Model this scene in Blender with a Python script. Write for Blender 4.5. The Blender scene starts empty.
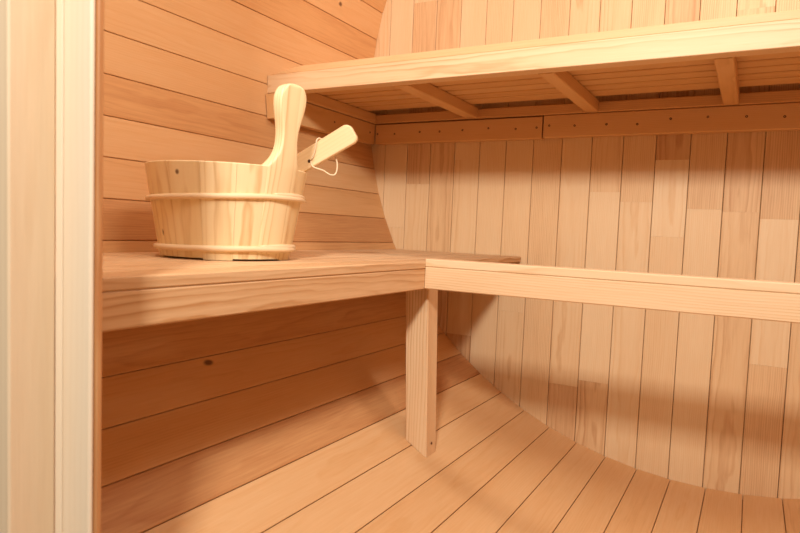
import bpy, math, random
from math import sin, cos, pi, sqrt, radians
from mathutils import Vector, Matrix

random.seed(11)
RND = random.Random(7)
scene = bpy.context.scene
COL = scene.collection
ZO = 1.0                      # barrel axis sits 1 m above the lowest stave
R = 1.0                       # inner radius of the barrel
PITCH = 4.57                  # degrees per stave
BW = 0.0782                   # width of an end-wall board

# ------------------------------------------------------------------ mesh builder
class MB:
    """collects shapes (barrel-centred coordinates) with grain coordinates and a tone per piece"""
    def __init__(s):
        s.v = []; s.f = []; s.g = []; s.t = []; s.smooth = []
    def piece(s, verts, faces, grain, tone, smooth=False):
        n = len(s.v)
        s.v += [tuple(a) for a in verts]; s.g += [tuple(a) for a in grain]; s.t += [tone] * len(verts)
        s.f += [tuple(i + n for i in f) for f in faces]; s.smooth += [smooth] * len(faces)
    def build(s, name, mat, parent=None, origin=None):
        me = bpy.data.meshes.new(name)
        if origin is None:
            if parent is not None:
                origin = parent['_o']
            else:
                xs, ys, zs = zip(*s.v)
                origin = ((min(xs) + max(xs)) / 2, (min(ys) + max(ys)) / 2, min(zs))
        ox, oy, oz = origin
        me.from_pydata([(a - ox, b - oy, c - oz) for a, b, c in s.v], [], s.f)
        at = me.attributes.new('grain', 'FLOAT_VECTOR', 'POINT')
        at.data.foreach_set('vector', [c for g in s.g for c in g])
        at = me.attributes.new('tone', 'FLOAT', 'POINT')
        at.data.foreach_set('value', s.t)
        me.polygons.foreach_set('use_smooth', s.smooth)
        me.materials.append(mat)
        me.update()
        o = bpy.data.objects.new(name, me); COL.objects.link(o)
        if parent is None:
            o.location = (ox, oy, oz + ZO)
        else:
            o.parent = parent
        return o

def empty(name, origin):
    o = bpy.data.objects.new(name, None); COL.objects.link(o)
    o.location = (origin[0], origin[1], origin[2] + ZO); o.empty_display_size = .05
    o['_o'] = list(origin)
    return o

def tag(o, label=None, cat=None, group=None, kind=None):
    if label: o['label'] = label
    if cat: o['category'] = cat
    if group: o['group'] = group
    if kind: o['kind'] = kind
    return o

def goff(flat=None):
    """random place in the tree a board was sawn from"""
    k = RND.random() if flat is None else flat
    if k < .6:   return (RND.uniform(0, 60), RND.uniform(-.02, .02), RND.uniform(.05, .11))   # flat sawn, cathedral arches
    return (RND.uniform(0, 60), RND.uniform(.09, .2) * RND.choice((-1, 1)), RND.uniform(.0, .06))

def board(mb, o, u, v, L, W, T, ch=.001, tone=None, off=None, ecut0=None, ecut1=None, wv=None):
    """a sawn board: starts at o (middle of the end, on the face), runs L along u, W wide along v, T deep along -n"""
    o = Vector(o); u = Vector(u).normalized(); v = Vector(v).normalized(); n = u.cross(v)
    if tone is None: tone = RND.uniform(.25, .75)
    off = off or goff()
    h = W / 2
    prof = [(-h, -ch), (-h + ch, 0), (h - ch, 0), (h, -ch), (h, -T + ch), (h - ch, -T), (-h + ch, -T), (-h, -T + ch)]
    vs = []; gs = []
    for end, e in ((0, ecut0), (1, ecut1)):
        for a, b in prof:
            d = L * end + ((e(a, b)) if e else 0)
            vs.append(o + u * d + v * a + n * b)
            gs.append((off[0] + d, off[1] + a, off[2] + b))
    k = 8
    fs = [tuple(range(k))[::-1], tuple(range(k, 2 * k))]
    for i in range(k):
        j = (i + 1) % k
        fs.append((i, j, k + j, k + i))
    # winding: make outward
    mb.piece(vs, fs, gs, tone)
    return off

def box(mb, x0, x1, y0, y1, z0, z1, axis='x', ch=.002, tone=None, off=None):
    """a bar with eased edges; grain runs along axis"""
    if axis == 'x':
        return board(mb, (x0, y0, (z0 + z1) / 2), (1, 0, 0), (0, 0, 1), x1 - x0, z1 - z0, y1 - y0, ch, tone, off)  # n = u x v = (0,-1,0): face at y0
    if axis == 'y':
        return board(mb, (x1, y0, (z0 + z1) / 2), (0, 1, 0), (0, 0, 1), y1 - y0, z1 - z0, x1 - x0, ch, tone, off)  # n = (1,0,0): face at x1
    return board(mb, ((x0 + x1) / 2, y0, z0), (0, 0, 1), (-1, 0, 0), z1 - z0, x1 - x0, y1 - y0, ch, tone, off)     # n = (0,-1,0): face at y0

def flat(mb, x0, x1, y0, y1, z1, T, axis, ch=.002, tone=None, off=None):
    """a slat lying flat, top at z1"""
    if axis == 'y':
        return board(mb, ((x0 + x1) / 2, y0, z1), (0, 1, 0), (-1, 0, 0), y1 - y0, x1 - x0, T, ch, tone, off)   # n=(0,0,1)
    return board(mb, (x0, (y0 + y1) / 2, z1), (1, 0, 0), (0, 1, 0), x1 - x0, y1 - y0, T, ch, tone, off)

def tube(mb, pts, rads, seg=10, tone=.5, closed=False, off=None):
    pts = [Vector(p) for p in pts]; n = len(pts)
    if not hasattr(rads, '__len__'): rads = [rads] * n
    off = off or goff(.9)
    vs = []; gs = []; dist = 0; ref = None
    for i, p in enumerate(pts):
        a = pts[(i - 1) % n] if (closed or i > 0) else p
        b = pts[(i + 1) % n] if (closed or i < n - 1) else p
        t = (b - a).normalized()
        if ref is None:
            ref = t.orthogonal().normalized()
        ref = (ref - t * ref.dot(t)).normalized(); bi = t.cross(ref)
        if i: dist += (p - pts[i - 1]).length
        for k in range(seg):
            an = 2 * pi * k / seg
            vs.append(p + (ref * cos(an) + bi * sin(an)) * rads[i])
            gs.append((off[0] + dist, off[1] + rads[i] * cos(an), off[2] + rads[i] * sin(an)))
    fs = []
    for i in range(n if closed else n - 1):
        for k in range(seg):
            a = i * seg + k; b = i * seg + (k + 1) % seg; j = (i + 1) % n
            fs.append((a, b, j * seg + (k + 1) % seg, j * seg + k))
    if not closed:
        fs.append(tuple(range(seg))[::-1]); fs.append(tuple((n - 1) * seg + k for k in range(seg)))
    mb.piece(vs, fs, gs, tone, True)

def screw(parent, pos, n, mat, r=.0030):
    """countersunk screw head with a cross recess, set in the face"""
    n = Vector(n).normalized(); a = n.orthogonal().normalized(); b = n.cross(a); p = Vector(pos)
    mb = MB(); S = 12
    rings = [(r * 1.0, -.003), (r, .0002), (r * .86, .0006), (r * .55, .0003), (r * .3, -.0012)]
    vs = []; fs = []
    for rr, h in rings:
        for k in range(S):
            t = 2 * pi * k / S
            q = rr * (.55 if (rr < r * .6 and k % 3) else 1)
            vs.append(p + a * cos(t) * q + b * sin(t) * q + n * h)
    for i in range(len(rings) - 1):
        for k in range(S):
            fs.append((i * S + k, i * S + (k + 1) % S, (i + 1) * S + (k + 1) % S, (i + 1) * S + k))
    fs.append(tuple(range(S))[::-1]); fs.append(tuple((len(rings) - 1) * S + k for k in range(S)))
    mb.piece(vs, fs, [(0, 0, 0)] * len(vs), .5)
    return mb.build('screw', mat, parent)

# ------------------------------------------------------------------ materials
def wood(name, light, mid, dark, ring=.0045, ring_amt=.35, tone_amt=.30, fibre=.18, rough=.5, knots=(), bump=.12):
    m = bpy.data.materials.new(name); m.use_nodes = True
    nt = m.node_tree; N = nt.nodes; Lk = nt.links; N.clear()
    def nd(t, **k):
        n = N.new(t)
        for a, b in k.items(): setattr(n, a, b)
        return n
    def math_(op, a, b=None, c=None):
        n = nd('ShaderNodeMath', operation=op)
        for i, x in enumerate((a, b, c)):
            if x is None: continue
            if isinstance(x, (int, float)): n.inputs[i].default_value = x
            else: Lk.new(x, n.inputs[i])
        return n.outputs[0]
    def vmath(op, a, b=None):
        n = nd('ShaderNodeVectorMath', operation=op)
        for i, x in enumerate((a, b)):
            if x is None: continue
            if isinstance(x, tuple): n.inputs[i].default_value = x
            else: Lk.new(x, n.inputs[i])
        return n
    def noise(vec, scale, detail=2, rough_=.5):
        n = nd('ShaderNodeTexNoise'); n.inputs['Scale'].default_value = scale
        n.inputs['Detail'].default_value = detail; n.inputs['Roughness'].default_value = rough_
        Lk.new(vec, n.inputs['Vector']); return n
    out = nd('ShaderNodeOutputMaterial'); bs = nd('ShaderNodeBsdfPrincipled')
    Lk.new(bs.outputs[0], out.inputs[0])
    ga = nd('ShaderNodeAttribute', attribute_name='grain'); ta = nd('ShaderNodeAttribute', attribute_name='tone')
    g = ga.outputs['Vector']; tone = ta.outputs['Fac']
    # slow wander of the pith along the board
    wn = noise(vmath('MULTIPLY', g, (1.1, 4, 4)).outputs[0], 1, 2)
    wv = vmath('MULTIPLY', vmath('SUBTRACT', wn.outputs['Color'], (.5, .5, .5)).outputs[0], (0, .028, .028)).outputs[0]
    wn2 = noise(vmath('MULTIPLY', g, (9, 40, 40)).outputs[0], 1, 2)
    wv2 = vmath('MULTIPLY', vmath('SUBTRACT', wn2.outputs['Color'], (.5, .5, .5)).outputs[0], (0, .005, .005)).outputs[0]
    gw = vmath('ADD', vmath('ADD', g, wv).outputs[0], wv2).outputs[0]
    rr = vmath('LENGTH', vmath('MULTIPLY', gw, (0, 1, 1)).outputs[0]).outputs['Value']
    ph = math_('FRACT', math_('DIVIDE', rr, ring))
    # early wood fades slowly into a thin dark late-wood line
    late = math_('POWER', ph, 3.0)
    edge = math_('MULTIPLY', math_('SUBTRACT', 1.0, ph), 8.0)
    late = math_('MULTIPLY', late, math_('MINIMUM', edge, 1.0))
    rvar = noise(vmath('MULTIPLY', g, (2.2, 16, 16)).outputs[0], 1, 2)
    late = math_('MULTIPLY', late, math_('MULTIPLY_ADD', rvar.outputs['Fac'], 2.0, -.35))
    late = math_('MAXIMUM', late, 0.0)
    fib = noise(vmath('MULTIPLY', g, (12, 300, 300)).outputs[0], 1, 2, .6).outputs['Fac']
    blot = noise(vmath('MULTIPLY', g, (2.4, 18, 18)).outputs[0], 1, 3).outputs['Fac']
    f = math_('MULTIPLY', late, ring_amt)
    f = math_('ADD', f, math_('MULTIPLY', math_('SUBTRACT', fib, .5), fibre))
    f = math_('ADD', f, math_('MULTIPLY', math_('SUBTRACT', blot, .5), .38))
    f = math_('ADD', f, math_('MULTIPLY', math_('SUBTRACT', tone, .5), tone_amt * 2))
    f = math_('ADD', f, .36)
    rp = nd('ShaderNodeValToRGB'); cr = rp.color_ramp
    cr.elements[0].position = 0; cr.elements[0].color = (*light, 1)
    cr.elements[1].position = 1; cr.elements[1].color = (*dark, 1)
    e = cr.elements.new(.45); e.color = (*mid, 1)
    Lk.new(f, rp.inputs['Fac']); colr = rp.outputs['Color']
    for (ku, kv, ru, rv) in knots:
        d = vmath('SUBTRACT', gw, (ku, kv, 0)).outputs[0]
        d = vmath('LENGTH', vmath('MULTIPLY', d, (1 / ru, 1 / rv, 0)).outputs[0]).outputs['Value']
        mr = nd('ShaderNodeMapRange', interpolation_type='SMOOTHSTEP')
        Lk.new(d, mr.inputs['Value'])
        mr.inputs['From Min'].default_value = .5; mr.inputs['From Max'].default_value = 1.5
        mr.inputs['To Min'].default_value = .85; mr.inputs['To Max'].default_value = 0
        mx = nd('ShaderNodeMix', data_type='RGBA'); Lk.new(mr.outputs[0], mx.inputs['Factor'])
        Lk.new(colr, mx.inputs['A']); mx.inputs['B'].default_value = (.10, .038, .014, 1); colr = mx.outputs['Result']
    Lk.new(colr, bs.inputs['Base Color'])
    bs.inputs['Roughness'].default_value = rough
    bs.inputs['Specular IOR Level'].default_value = .3
    bp = nd('ShaderNodeBump'); bp.inputs['Strength'].default_value = bump; bp.inputs['Distance'].default_value = .002
    Lk.new(math_('ADD', fib, math_('MULTIPLY', late, -.6)), bp.inputs['Height']); Lk.new(bp.outputs[0], bs.inputs['Normal'])
    return m

def plain(name, col, rough=.5, metal=0.0):
    m = bpy.data.materials.new(name); m.use_nodes = True
    nt = m.node_tree; b = nt.nodes['Principled BSDF']
    n = nt.nodes.new('ShaderNodeTexNoise'); n.inputs['Scale'].default_value = 60
    r = nt.nodes.new('ShaderNodeValToRGB')
    r.color_ramp.elements[0].color = (*[c * .8 for c in col], 1); r.color_ramp.elements[1].color = (*[min(1, c * 1.15) for c in col], 1)
    nt.links.new(n.outputs['Fac'], r.inputs['Fac']); nt.links.new(r.outputs['Color'], b.inputs['Base Color'])
    b.inputs['Roughness'].default_value = rough; b.inputs['Metallic'].default_value = metal
    return m

CEDAR = dict(light=(.80, .51, .26), mid=(.72, .40, .17), dark=(.46, .18, .06))
PINE = dict(light=(.85, .63, .39), mid=(.77, .51, .28), dark=(.52, .26, .10))
M_LEFT_ARGS = dict(CEDAR, ring_amt=.25, tone_amt=.55, fibre=.40)
M_WALL = wood('hemlock_wall_boards', (.82, .61, .365), (.75, .50, .265), (.48, .225, .09), ring_amt=.48, tone_amt=.60, fibre=.42, knots=())
M_BENCH = wood('spruce_bench_timber', **PINE, ring_amt=.75, tone_amt=.26, fibre=.36)
M_BEAM = wood('spruce_joist_timber', (.80, .52, .27), (.72, .41, .17), (.46, .20, .06), ring_amt=.3, tone_amt=.22)
M_BUCKET = wood('pine_bucket_staves', (.93, .77, .48), (.88, .675, .375), (.58, .34, .13), ring=.0048, ring_amt=.75, tone_amt=.2, rough=.38, bump=.05,
                knots=((200.0 + .132, -.013, .0035, .003), (201.0 + .040, -.004, .0045, .0022)))
M_LADLE = wood('smooth_alder_ladle', (.90, .70, .43), (.82, .58, .31), (.56, .31, .12), ring=.006, ring_amt=.25, tone_amt=.2, rough=.4)
M_HOOP = wood('pale_willow_rod', (.90, .72, .47), (.84, .61, .36), (.60, .36, .16), ring=.01, ring_amt=.15, tone_amt=.1, rough=.4)
M_FRAME = wood('pale_door_frame_pine', (.87, .71, .52), (.79, .60, .395), (.60, .37, .18), ring=.008, ring_amt=.25, tone_amt=.3)
M_SCREW = plain('dark_bronze_screw', (.13, .05, .02), .5, .3)
M_CORD = plain('pale_cotton_cord', (.80, .62, .40), .8)
M_HOLE = plain('shaded_drill_hole', (.06, .025, .01), .9)  # dark plug colour stands in for the shade inside the hole
M_GROUND = plain('grey_gravel_ground', (.42, .38, .33), .9)
M_SHELL = plain('brown_barrel_backing', (.45, .20, .07), .9)

# ------------------------------------------------------------------ the barrel
Y_END, Y_FRONT = 0.0, -1.36
ang0 = 165.29
def stave(mb, a0, a1, tone, off=None, y0=Y_FRONT - .06, y1=-.0004):
    """one flat stave between two angles on the circle, face inwards"""
    p0 = Vector((cos(radians(a0)), 0, sin(radians(a0)))) * R
    p1 = Vector((cos(radians(a1)), 0, sin(radians(a1)))) * R
    mid = (p0 + p1) / 2; v = (p1 - p0); W = v.length - .0012
    # n = u x v must point to the axis: u = +y, v -> check sign
    u = Vector((0, 1, 0)); v = v.normalized()
    n = u.cross(v)
    if n.dot(-mid) < 0: v = -v
    return board(mb, (mid.x, y0, mid.z), u, v, y1 - y0, W, .024, .0011, tone, off)

stave_tones = {165.29: .42, 160.72: .5, 169.86: .62, 174.43: .40, 179.0: .32, 183.57: .40, 188.14: .66, 192.71: .36, 197.28: .52, 201.85: .80, 206.42: .62,
               210.99: .45, 215.56: .62, 220.13: .50, 224.7: .5, 229.27: .82, 233.84: .38, 238.41: .34, 242.98: .44, 247.55: .42, 252.12: .40,
               256.69: .46, 261.26: .50, 265.83: .42, 270.4: .46, 274.97: .50}
shell = {'wall_left': MB(), 'floor': MB(), 'ceiling': MB(), 'wall_right': MB()}
n_st = 78
left_knots = []
for i in range(n_st):
    a0 = ang0 + PITCH * i
    a1 = a0 + PITCH if i < n_st - 1 else ang0 + 360
    a = (a0 % 360)
    which = 'wall_left' if 138 <= a < 233 else 'floor' if 233 <= a < 303 else 'ceiling' if 38 <= a < 138 else 'wall_right'
    key = min(stave_tones, key=lambda k: abs(k - a))
    tone = stave_tones[key] if abs(key - a) < .3 else RND.uniform(.3, .7)
    off = goff()
    if i in (0, 12):                     # the two staves with a dark knot
        off = (300.0 + i, 0.01, .07)
        yk, ak = ((-.212, 167.75), (-.882, 221.0))[0 if i == 0 else 1]
        off_v = (ak - (a0 + a1) / 2) * pi / 180
        left_knots.append((i, yk, ak, off))
    stave(shell[which], a0, a1, tone, off)
kn = []
for i, yk, ak, off in left_knots:
    a0 = ang0 + PITCH * i; am = a0 + PITCH / 2
    dv = (ak - am) * pi / 180 * R
    # inward-facing staves: v runs with decreasing angle after the sign check (u x v points inwards)
    u = Vector((0, 1, 0)); p0 = Vector((cos(radians(a0)), 0, sin(radians(a0)))); p1 = Vector((cos(radians(a0 + PITCH)), 0, sin(radians(a0 + PITCH))))
    v = (p1 - p0).normalized(); sgn = 1 if u.cross(v).dot(-(p0 + p1)) > 0 else -1
    kn.append((off[0] + (yk - (Y_FRONT - .06)), off[1] + sgn * dv, .010 if i else .007, .0055))
M_STAVE = wood('cedar_barrel_staves', **M_LEFT_ARGS, knots=tuple(kn))
for k, mb in shell.items():
    tag(mb.build(k, M_STAVE), kind='structure', label={'wall_left': 'curved left wall of orange brown horizontal staves', 'floor': 'curved floor of long tan staves',
        'ceiling': 'curved ceiling of staves overhead', 'wall_right': 'curved right wall of staves'}[k])
# added outer skin that keeps daylight out of the joints
mb = MB(); S = 96; vs = []; fs = []
for r_ in (1.030, 1.045):
    for y in (Y_FRONT - .06, .05):
        for k in range(S):
            t = 2 * pi * k / S; vs.append((r_ * cos(t), y, r_ * sin(t)))
def ring_(a, b): return [(a * S + k, a * S + (k + 1) % S, b * S + (k + 1) % S, b * S + k) for k in range(S)]
fs = ring_(0, 1) + ring_(2, 3) + ring_(0, 2) + ring_(1, 3)
mb.piece(vs, fs, [(0, 0, 0)] * len(vs), .5)
tag(mb.build('outer_light_seal', M_SHELL), kind='structure')

# end wall: upright boards, some of them butt-jointed from shorter lengths
joints = {-12: [-.399], -11: [-.266, .269], -9: [-.196, -.703], -5: [-.803], -4: [-.286, -.783], -2: [-.206, -.395], -1: [-.325], -3: [-.31], 0: [.138, -.33], 1: [-.345, -.684], -7: [-.62], 3: [-.5], -14: [.3]}
btone = {-12: (.40, .32), -11: (.46, .62, .35), -10: (.62,), -9: (.70, .40, .36), -8: (.42,), -7: (.5, .42), -6: (.52,), -5: (.72, .45), -4: (.62, .30, .52),
         -3: (.36, .52), -2: (.42, .28, .70), -1: (.34, .56), 0: (.56, .62, .5), 1: (.60, .30, .62), 2: (.55,)}
mb = MB()
for k in range(-13, 13):
    x0, x1 = k * BW, (k + 1) * BW
    xm = min(abs(x0), abs(x1))
    if xm > 1: continue
    h = sqrt(max(1 - xm * xm, .0)) + .012
    zs = [-h] + sorted(joints.get(k, [])) + [h]
    for j in range(len(zs) - 1):
        tn = btone.get(k); tn = tn[j] if tn and j < len(tn) else RND.uniform(.3, .7)
        board(mb, ((x0 + x1) / 2, 0, zs[j] + (.0001 if j else 0)), (0, 0, 1), (-1, 0, 0), zs[j + 1] - zs[j] - .0001, BW - .0013, .028, .0012, tn)
tag(mb.build('wall_back', M_WALL), kind='structure', label='end wall of upright pale boards')
mb = MB()
vs = []; fs = []
for y in (.034, .05):
    for k in range(S):
        t = 2 * pi * k / S; vs.append((1.03 * cos(t), y, 1.03 * sin(t)))
fs = ring_(0, 1) + [tuple(range(S))[::-1], tuple(range(S, 2 * S))]
mb.piece(vs, fs, [(0, 0, 0)] * len(vs), .5)
tag(mb.build('wall_backing', M_SHELL), kind='structure')  # added disc, stops light coming through the end wall's joints

# front wall with the doorway the picture is taken through
DX0, DX1, DZ0, DZ1 = -.519, .66, -.88, .74
mb = MB()
def strip(x0, x1, z0, z1): board(mb, ((x0 + x1) / 2, -1.345, z0), (0, 0, 1), (1, 0, 0), z1 - z0, x1 - x0 - .001, .036, .001)
k = -13
while k < 13:
    x0, x1 = k * BW, (k + 1) * BW; k += 1
    xm = max(abs(x0), abs(x1)); h = sqrt(max(1 - xm * xm, 0)) - .004
    if h < .05: continue
    cuts = [(x0, x1, True)]
    if x1 <= DX0 or x0 >= DX1: strip(x0, x1, -h, h); continue
    if x0 < DX0: strip(x0, DX0, -h, h); x0 = DX0
    if x1 > DX1: strip(DX1, x1, -h, h); x1 = DX1
    if h > DZ1 + .02: strip(x0, x1, DZ1, h)
    if h > -DZ0 + .02: strip(x0, x1, -h, DZ0)
tag(mb.build('wall_front', M_WALL), kind='structure')

# door frame: jamb with its rebate, bead and stop
fr = empty('door_1', (-.479, -1.36, DZ0)); tag(fr, kind='structure', label='pale wooden door frame at the left edge, close to the camera')
fr.rotation_euler = (0, -.0140, 0); fr.location.x += .0116
mb = MB(); box(mb, -.519, -.479, -1.382, -1.3405, DZ0, DZ1 - .04, 'z', .0016, .72, (40, .13, .02)); mb.build('door_jamb', M_FRAME, fr)
mb = MB(); board(mb, (-.4553, -1.340, DZ0), (0, 0, 1), (-1, 0, 0), DZ1 - DZ0 - .04, .0470, .0048, .0016, .14, (55, .15, .03)); mb.build('door_stop', M_FRAME, fr)
mb = MB(); box(mb, -.4788, -.4292, -1.3350, -1.3292, DZ0, DZ1 - .04, 'z', .001, .95); mb.build('lining', M_STAVE, fr)  # cedar strip, toned dark for the shade on the frame's reveal
mb = MB(); box(mb, -.4788, -.4690, -1.3416, -1.3401, DZ0, DZ1 - .041, 'z', .0006, .05); mb.build('bead', M_FRAME, fr)
mb = MB(); box(mb, -.60, -.5200, -1.3840, -1.3640, DZ0, DZ1 + .05, 'z', .003, .15); mb.build('casing', M_FRAME, fr)
fr2 = empty('door_2', (.64, -1.36, DZ0)); tag(fr2, kind='structure')
mb = MB(); box(mb, .62, .66, -1.382, -1.3405, DZ0, DZ1 - .04, 'z', .0016, .5); mb.build('door_jamb', M_FRAME, fr2)
mb = MB(); box(mb, -.519, .66, -1.382, -1.3405, DZ1 - .04, DZ1, 'x', .0016, .5); mb.build('door_head', M_FRAME, fr2)

# ground outside the barrel
mb = MB(); mb.piece([(-6, -8, -1.12), (6, -8, -1.12), (6, 6, -1.12), (-6, 6, -1.12)], [(0, 1, 2, 3)], [(0, 0, 0)] * 4, .5)
tag(mb.build('ground', M_GROUND), kind='structure')

# ------------------------------------------------------------------ lower bench along the left side
ZB = -.465
lb = empty('sauna_bench', (-.66, -.68, -.873))
tag(lb, 'low slatted wooden bench along the curved left wall, carrying the bucket', 'bench')
YB0, YB1 = -1.325, -.003
pitch = .0566
tn = (.95, .55, .55, .36, .5, .46, .40)
for i in range(7):
    x1 = -.487 - i * pitch; x0 = x1 - .0506
    if i == 6: x0 = max(x0, -.8770)
    mb = MB(); flat(mb, x0, x1, YB0, YB1, ZB, .0145, 'y', .0022 if i else .0016, tn[i])
    mb.build('slat', M_BENCH, lb)
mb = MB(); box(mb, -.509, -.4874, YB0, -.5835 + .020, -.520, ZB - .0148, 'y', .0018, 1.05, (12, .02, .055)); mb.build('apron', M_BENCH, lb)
for y in (-1.18, -.70, -.33):
    mb = MB(); box(mb, -.858, -.5095, y, y + .035, -.511, ZB - .0148, 'x', .002, .6); mb.build('crossbar', M_BEAM, lb)
# the leg, a little out of plumb, its foot cut to the curve of the floor
mb = MB(); off = (33, .14, .02)
vs = []; gs = []; ch = .002
def leg_ring(x0, x1, y0, y1, zf):
    pr = [(x0, y0 + ch), (x0 + ch, y0), (x1 - ch, y0), (x1, y0 + ch), (x1, y1 - ch), (x1 - ch, y1), (x0 + ch, y1), (x0, y1 - ch)]
    for a, b in pr:
        z = zf(a); vs.append((a, b, z)); gs.append((off[0] + z, off[1] + a, off[2] + b))
leg_ring(-.5385, -.4885, -.538, -.492, lambda x: -sqrt(1 - x * x) + .0012)
leg_ring(-.554, -.5005, -.538, -.492, lambda x: -.5112 if False else -.5202)
fs = [tuple(range(8)), tuple(range(8, 16))[::-1]] + [(i, i + 8, (i + 1) % 8 + 8, (i + 1) % 8) for i in range(8)]
mb.piece(vs, fs, gs, .40)
leg = mb.build('leg', M_BENCH, lb)
s_ = screw(lb, (-.4883, -.5145, -.847), (1, 0, 0), M_SCREW, .0028); s_.parent = leg

# ------------------------------------------------------------------ rail that runs right from the bench corner
rl = empty('bench_rail', (.19, -.56, -.519)); tag(rl, 'long pale wooden rail running right from the corner of the lower bench', 'rail')
XR = .868
mb = MB(); flat(mb, -.4866, XR - .008, -.583, -.5385, -.4605, .0150, 'x', .0014, .16, (5, .16, .03)); mb.build('cap', M_BENCH, rl)
mb = MB(); box(mb, -.4866, XR - .02, -.5826, -.5405, -.519, -.4757, 'x', .0018, .30, (9, .15, .05)); mb.build('apron', M_BENCH, rl)

# ------------------------------------------------------------------ upper bench across the end wall
ub = empty('sauna_bench', (0, -.24, -.086)); ub['label'] = 'high slatted wooden bench across the end wall, seen from below'; ub['category'] = 'bench'
YU = -.478
mb = MB()
# nosing with a soft, slightly hand-planed lower edge
box(mb, -.9965, .9955, YU, YU + .034, -.0845, -.0411, 'x', .0010, .34, (21, .008, .045)); mb.build('front_board', M_BENCH, ub)
ys = [YU + .001]
# front slat lies on the nosing; its left end is cut off at a long slant
mb = MB(); flat(mb, -.985, .9955, -.4775, -.4455, -.0262, .0148, 'x', .0009, .30, goff(.9))
for q in range(8):
    x, y, z = mb.v[q]
    if z > -.034: mb.v[q] = (x + .085, y, z)
mb.build('slat', M_STAVE, ub)
# two layers of boards: the under layer shows open joints from below
ye = [-.4425, -.391, -.3395, -.288, -.2365, -.185, -.1305, -.066]
for y0, y1 in zip(ye, ye[1:]):
    mb = MB(); box(mb, -.9955, .9955, y0, y1 - .0105, -.0560, -.0415, 'x', .0015, RND.uniform(.35, .65)); mb.build('slat', M_BEAM, ub)
yt = [-.4430, -.366, -.314, -.262, -.210, -.158, -.098, -.0035]
for y0, y1 in zip(yt, yt[1:]):
    mb = MB(); flat(mb, -.9955, .9955, y0, y1 - .0012, -.0262, .0148, 'x', .002, RND.uniform(.4, .7)); mb.build('slat', M_BEAM, ub)
for x0, x1 in ((-.9945, -.957), (-.657, -.623), (-.327, -.295), (-.0125, .0195), (.31, .342), (.63, .662), (.957, .9915)):
    mb = MB(); box(mb, x0, x1, YU + .0345, -.033, -.0858, -.0563, 'y', .002, RND.uniform(.35, .55)); mb.build('joist', M_BEAM, ub)
mb = MB(); box(mb, -.9935, .9935, -.0325, -.004, -.0858, -.0600, 'x', .002, .75); mb.build('rear_rail', M_BEAM, ub)

# ledgers that carry the upper bench
lg = empty('bench_ledger', (-.71, -.0135, -.1465)); tag(lg, 'left one of two screwed timber ledgers under the high bench on the end wall', 'ledger', 'ledgers under the high bench')
mb = MB(); box(mb, -.959, -.4402, -.027, -.0004, -.1468, -.0888, 'x', .002, .52); mb.build('batten', M_BEAM, lg)
for x, z in ((-.952, -.117), (-.892, -.119), (-.807, -.116), (-.742, -.117), (-.67, -.116), (-.592, -.114), (-.513, -.119), (-.455, -.118)):
    screw(lg, (x, -.0271, z), (0, -1, 0), M_SCREW)
lg = empty('bench_ledger', (.25, -.0135, -.1465)); tag(lg, 'right one of two screwed timber ledgers under the high bench, the longer one', 'ledger', 'ledgers under the high bench')
mb = MB(); box(mb, -.4362, .975, -.027, -.0004, -.1450, -.0868, 'x', .002, .46); mb.build('batten', M_BEAM, lg)
for x, z in ((-.421, -.114), (-.354, -.117), (-.274, -.117), (-.2, -.120), (-.124, -.1105), (-.043, -.110), (.037, -.113), (.112, -.117), (.19, -.116), (.27, -.114)):
    screw(lg, (x, -.0271, z), (0, -1, 0), M_SCREW)
cl = empty('bench_cleat', (-.975, -.25, -.148)); tag(cl, 'short timber cleat on the curved left wall under the high bench end', 'cleat')
mb = MB()
# back of the cleat follows the curve of the wall
vs = []; gs = []; off = (77, .12, .03)
for y in (-.487, -.0278):
    for x, z in ((-sqrt(1 - .148 ** 2) + .003, -.148), (-.962, -.148), (-.962, -.0882), (-sqrt(1 - .0882 ** 2) + .003, -.0882)):
        vs.append((x, y, z)); gs.append((off[0] + y, off[1] + z, off[2] + x))
mb.piece(vs, [(0, 1, 2, 3), (7, 6, 5, 4), (0, 4, 5, 1), (1, 5, 6, 2), (2, 6, 7, 3), (3, 7, 4, 0)], gs, .48)
mb.build('batten', M_BEAM, cl)
for y in (-.43, -.239, -.055):
    screw(cl, (-.9619, y, -.116), (1, 0, 0), M_SCREW)

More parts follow.
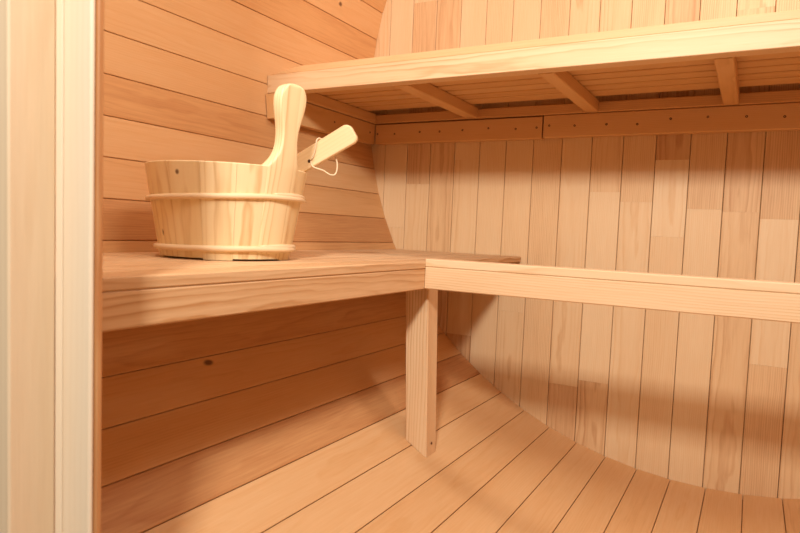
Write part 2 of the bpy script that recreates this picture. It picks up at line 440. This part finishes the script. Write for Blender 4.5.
# ------------------------------------------------------------------ bucket
BX, BY = -.7100, -.8925
ZT, RT, RB, BH = -.3160, .1315, .1055, .1525
bk = empty('sauna_bucket', (BX, BY, ZB)); tag(bk, 'round pale wooden sauna bucket with a tall stave handle, on the lower bench', 'bucket')
def rad(z): return RB + (RT - RB) * (z - ZB) / (ZT - ZB)
mb = MB(); NS = 15; A_H = radians(-4)
for i in range(NS):
    a0 = A_H + (i + .5) * 2 * pi / NS; a1 = a0 + 2 * pi / NS
    sub = 6; off = goff(.2)
    am = (a0 + a1) / 2 % (2 * pi)
    tone = RND.uniform(.32, .6)
    if i == 11: off = (200.0, 0.0, .06); tone = .35
    if i == 10: off = (201.0, 0.0, .06); tone = .40
    vs = []; gs = []; rows = []
    zlo = ZB + (.0008 if i % 3 == 0 else .0032)     # the staves stand on uneven ends
    th = .013; e = .0012
    gap = .00018 / .13
    zz = [zlo, ZB + .05, ZB + .10, ZT - .0015, ZT]
    for zi, z in enumerate(zz):
        for side in (0, 1):
            for k in range(sub + 1):
                a = a0 + gap + (a1 - a0 - 2 * gap) * k / sub
                r_ = rad(z) - (th if side else 0)
                if zi == len(zz) - 1: r_ += (.0015 if side else -.0015)
                if side == 0 and k in (0, sub): r_ -= .0003
                vs.append((BX + r_ * cos(a), BY + r_ * sin(a), z))
                gs.append((off[0] + z - ZB, off[1] + (a - (a0 + a1) / 2) * .125, off[2] - (th if side else 0)))
    w = 2 * (sub + 1); fs = []
    for r_ in range(len(zz) - 1):
        b = r_ * w; c = b + w
        for k in range(sub):
            fs.append((b + k, b + k + 1, c + k + 1, c + k))
            fs.append((b + sub + 1 + k + 1, b + sub + 1 + k, c + sub + 1 + k, c + sub + 1 + k + 1))
        fs.append((b + sub + 1, b, c, c + sub + 1)); fs.append((b + sub, b + w - 1, c + w - 1, c + sub))
    t = (len(zz) - 1) * w
    for k in range(sub):
        fs.append((t + k, t + k + 1, t + sub + 1 + k + 1, t + sub + 1 + k))
        fs.append((k + 1, k, sub + 1 + k, sub + 1 + k + 1))
    mb.piece(vs, fs, gs, tone)
staves = mb.build('staves', M_BUCKET, bk)
mb = MB(); vs = []; fs = []; rb = RB - .0128
for z in (ZB + .012, ZB + .022):
    for k in range(48): vs.append((BX + rb * cos(2 * pi * k / 48), BY + rb * sin(2 * pi * k / 48), z))
fs = [tuple(range(48))[::-1], tuple(range(48, 96))] + [(k, (k + 1) % 48, 48 + (k + 1) % 48, 48 + k) for k in range(48)]
mb.piece(vs, fs, [(50 + a, b, .05) for a, b, c in vs], .5); mb.build('bottom', M_BUCKET, bk)

# handle stave: an outline sawn from a thick board, eased at the edges
hn = Vector((cos(A_H), sin(A_H), 0)); hs = Vector((-sin(A_H), cos(A_H), 0))     # hs runs to the right in the photo
tilt = (RT - RB) / (ZT - ZB)
def hpt(s, z, d):
    bl = max(0.0, min(1.0, 1 - (z - ZT) / .028))
    c = s * s / (2 * .125) * bl                       # below the rim the board follows the round of the bucket
    base = Vector((BX, BY, 0)) + hn * (rad(min(z, ZT)) + max(0, z - ZT) * tilt * .5 + .0012 - c)
    return base + hs * s + Vector((0, 0, z)) - hn * d
# (height, left edge, right edge) of the sawn outline, measured from the stave's centre line
H = [(ZB + .012, -.0300, .0280), (ZB + .06, -.0310, .0300), (ZT - .012, -.0345, .0330), (ZT - .001, -.0350, .0335), (ZT + .003, -.0315, .0320), (ZT + .0085, -.0265, .0295), (ZT + .0165, -.0205, .0265),
     (ZT + .027, -.0155, .0235), (ZT + .040, -.0130, .0215), (ZT + .055, -.0135, .0220), (ZT + .069, -.0165, .0250), (ZT + .083, -.0205, .0290), (ZT + .096, -.0232, .0322), (ZT + .108, -.0235, .0332),
     (ZT + .117, -.0205, .0312), (ZT + .124, -.0145, .0262), (ZT + .1285, -.0065, .0190), (ZT + .130, .0015, .0110)]
def cr(p0, p1, p2, p3, t):
    return tuple(.5 * ((2 * b) + (-a + c) * t + (2 * a - 5 * b + 4 * c - d) * t * t + (-a + 3 * b - 3 * c + d) * t ** 3) for a, b, c, d in zip(p0, p1, p2, p3))
HH = []
for i in range(len(H) - 1):
    for t in (0, .25, .5, .75):
        HH.append(cr(H[max(i - 1, 0)], H[i], H[i + 1], H[min(i + 2, len(H) - 1)], t))
HH.append(H[-1])
mb = MB(); vs = []; gs = []; fs = []; off = (90, .004, .05); TH = .020
EA = ((.0042, 0), (.0016, .0007), (.0004, .0022), (0, .0048))
for z, l, r_ in HH:
    top = max(0, z - (ZT + .1245)) / .0055; q_ = .0045 * top * top      # the crown of the knob is eased too
    w_ = r_ - l; e_ = min(1, w_ / .02)
    ring = [(l + a * e_, b + q_) for a, b in EA[::-1]] + [(l + .0042 * e_ + (w_ - .0084 * e_) * k / 6, q_) for k in range(1, 6)] + [(r_ - a * e_, b + q_) for a, b in EA]
    ring += [(s_, TH - d_) for s_, d_ in ring[::-1]]
    for s_, d_ in ring:
        vs.append(hpt(s_, z, d_)); gs.append((off[0] + z, off[1] + s_ - .008, off[2] + d_))
n = len(ring)
for i in range(len(HH) - 1):
    for k in range(n): fs.append((i * n + k, i * n + (k + 1) % n, (i + 1) * n + (k + 1) % n, (i + 1) * n + k))
fs.append(tuple(range(n))[::-1]); fs.append(tuple((len(HH) - 1) * n + k for k in range(n)))
mb.piece(vs, fs, gs, .34, True)
hd = mb.build('handle', M_BUCKET, bk)

def ring_pts(z, r_extra, a_from, a_to, n, dz=lambda t: 0, dr=lambda t: 0):
    return [(BX + (rad(z) + r_extra + dr(k / (n - 1))) * cos(a_from + (a_to - a_from) * k / (n - 1)),
             BY + (rad(z) + r_extra + dr(k / (n - 1))) * sin(a_from + (a_to - a_from) * k / (n - 1)), z + dz(k / (n - 1))) for k in range(n)]
def hoop(z, r_, amp, a_k, lean):
    """a split willow rod bent round the bucket, its two ends lapped and twisted at a_k"""
    mb = MB(); N = 150
    over = radians(46)
    def taper(t): return r_ * min(1, .45 + 12 * min(t, 1 - t))
    pts = ring_pts(z, r_ * .55, a_k - over * .5, a_k + 2 * pi + over * .5, N,
                   dz=lambda t: amp * (max(0, 1 - t / .13) - max(0, 1 - (1 - t) / .13)),
                   dr=lambda t: r_ * .75 * max(0, 1 - (1 - t) / .12) * 1.2)
    pts = [(x, y, q + lean * cos(math.atan2(y - BY, x - BX) - radians(45))) for x, y, q in pts]
    tube(mb, pts, [taper(k / (N - 1)) for k in range(N)], 10, .35)
    return mb.build('hoop', M_HOOP, bk)
hoop(ZT - .0500, .0044, .0042, radians(12), .0058)
hoop(ZB + .0190, .0048, .0036, radians(6), .0022)

# ------------------------------------------------------------------ ladle standing in the bucket
ld_e = Vector((-.5490, -.757, -.2385)); ld_r = Vector((-.6375, -.787, -.2945))
du = (ld_e - ld_r).normalized()
ld = empty('sauna_ladle', tuple(ld_r)); tag(ld, 'flat wooden ladle handle with a cord loop, leaning out of the bucket', 'ladle')
side = du.cross(Vector((0.50, -.87, 0))).normalized()          # across the broad face, upwards
if side.z < 0: side = -side
nf = side.cross(du).normalized()
if nf.y > 0: nf = -nf                                           # broad face looks at the camera
Lh = .232; HWD = .0180; TK = .014
start = ld_e - du * Lh
mb = MB(); off = (66, .13, .03)
prof = []
NA = 10
prof = [(0, -HWD * .8), (Lh * .35, -HWD * .9), (Lh - .010, -HWD)]
for k in range(1, NA):
    t = k / NA * pi / 2; prof.append((Lh - .010 + .010 * sin(t), -HWD + .010 * (1 - cos(t))))
for k in range(0, NA + 1):
    t = k / NA * pi / 2; prof.append((Lh - .012 + .012 * cos(t), HWD - .012 + .012 * sin(t)))
prof += [(Lh * .35, HWD * .9), (0, HWD * .8)]
n = len(prof); vs = []; gs = []
rings = [(.0018, 0), (0, .0018), (0, TK - .0018), (.0018, TK)]
cu = sum(p_[0] for p_ in prof) / n
for ins, d in rings:
    for a, b in prof:
        aa = a - ins * (1 if a > Lh * .6 else 0) * (1 if a > Lh - .008 else 0); bb = b * (1 - ins / HWD)
        vs.append(start + du * aa + side * bb + nf * (TK / 2 - d)); gs.append((off[0] + aa, off[1] + bb, off[2] + d))
fs = []
for r_ in range(3):
    for k in range(n): fs.append((r_ * n + k, r_ * n + (k + 1) % n, (r_ + 1) * n + (k + 1) % n, (r_ + 1) * n + k))
fs.append(tuple(range(n))[::-1]); fs.append(tuple(3 * n + k for k in range(n)))
mb.piece(vs, fs, gs, .42); lh = mb.build('handle', M_LADLE, ld)
lh.modifiers.new('tri', 'TRIANGULATE')
# bowl, down inside the bucket
mb = MB(); bc = start + Vector((.004, .002, -.010)); vs = []; fs = []; gs = []
lv = [(.001, -.026), (.015, -.025), (.024, -.018), (.028, .0), (.028, .014), (.024, .014), (.023, .0), (.016, -.014), (.001, -.019)]
for r_, z in lv:
    for k in range(24):
        t = 2 * pi * k / 24; vs.append(bc + Vector((r_ * cos(t), r_ * sin(t), z))); gs.append((70 + z, r_ * cos(t), .05 + r_ * sin(t)))
for i in range(len(lv) - 1):
    for k in range(24): fs.append((i * 24 + k, i * 24 + (k + 1) % 24, (i + 1) * 24 + (k + 1) % 24, (i + 1) * 24 + k))
fs.append(tuple(range(24))[::-1]); fs.append(tuple((len(lv) - 1) * 24 + k for k in range(24)))
mb.piece(vs, fs, gs, .5, True); mb.build('bowl', M_LADLE, ld)
# cord through the drilled hole, over the handle and hanging below it
def lp(u, s, d): return ld_e - du * u + side * s + nf * d
f_ = TK / 2
hole_u = .0905
mb = MB(); tube(mb, [lp(hole_u + .004, -.0050, f_ + .0003), lp(hole_u + .004, -.0050, f_ - .003)], .0030, 12, .5); mb.build('hole', M_HOLE, ld)
loop = [lp(.0915, -.0050, f_ - .001), lp(.0870, -.004, f_ + .0022), lp(.0790, .002, f_ + .0026), lp(.0690, .013, f_ + .0028), lp(.0630, .0200, f_ + .001), lp(.0590, .0200, -f_ * .5),
        lp(.0560, .006, -f_ - .003), lp(.0535, -.016, -f_ - .004), lp(.0560, -.0330, -.006), lp(.0660, -.0460, -.003), lp(.0740, -.0440, .003), lp(.0810, -.0310, f_), lp(.0930, -.0170, f_ + .0025)]
pts = []
m_ = len(loop)
for i in range(m_):
    for t in (0, .25, .5, .75):
        pts.append(Vector(cr(loop[i - 1], loop[i], loop[(i + 1) % m_], loop[(i + 2) % m_], t)))
mb = MB(); tube(mb, pts, .00135, 8, .4, closed=True); mb.build('cord', M_CORD, ld)

for o in bpy.data.objects:
    if '_o' in o: del o['_o']

# ------------------------------------------------------------------ camera
CAMP = (0.06943, -1.68196, -0.40594 + ZO)
yaw, pit, rol = radians(-29.15654), radians(-3.31685), radians(2.44320)
f = Vector((sin(yaw) * cos(pit), cos(yaw) * cos(pit), sin(pit)))
r0 = Vector((cos(yaw), -sin(yaw), 0)); u0 = r0.cross(f)
rr = r0 * cos(rol) + u0 * sin(rol); uu = u0 * cos(rol) - r0 * sin(rol)
cam = bpy.data.cameras.new('camera'); co = bpy.data.objects.new('camera', cam); COL.objects.link(co)
Mx = Matrix((rr, uu, -f)).transposed().to_4x4(); Mx.translation = CAMP
co.matrix_world = Mx
cam.sensor_width = 36; cam.lens = 629.9 / 800 * 36; cam.clip_start = .01
cam.dof.use_dof = True; cam.dof.focus_distance = 1.35; cam.dof.aperture_fstop = 8.0
scene.camera = co

# ------------------------------------------------------------------ light: daylight through the doorway, an unseen ceiling lamp, two added fills
w = bpy.data.worlds.new('world'); scene.world = w; w.use_nodes = True
bg = w.node_tree.nodes['Background']; bg.inputs[0].default_value = (1, .85, .66, 1); bg.inputs[1].default_value = .22
def area(name, loc, target, sx, sy, power, col):
    l = bpy.data.lights.new(name, 'AREA'); l.shape = 'RECTANGLE'; l.size = sx; l.size_y = sy; l.energy = power; l.color = col
    o = bpy.data.objects.new(name, l); COL.objects.link(o); o.location = (loc[0], loc[1], loc[2] + ZO)
    d = Vector(target) - Vector(loc); o.rotation_euler = d.to_track_quat('-Z', 'Y').to_euler(); return o
area('daylight', (.14, -2.25, .535), (-.2, 0, -.25), .16, .16, 29, (1, .97, .92))
area('doorway_fill', (-.12, -1.22, .20), (-.6, -.2, -.2), .22, .18, 2.7, (1, .95, .86))  # unseen fill added to brighten the left wall and the bucket
area('corner_fill', (-.66, -1.27, .28), (-.70, -.6, -.4), .14, .14, 1.5, (1, .95, .86))  # added fill for the bucket's left side, no fitting here
area('ceiling_lamp', (.35, -.62, .72), (.1, -.1, 0), .2, .2, 5.8, (1, .94, .90))

scene.view_settings.view_transform = 'Standard'; scene.view_settings.look = 'None'
scene.view_settings.gamma = 1.0; scene.view_settings.use_curve_mapping = False
scene.view_settings.exposure = 0.02
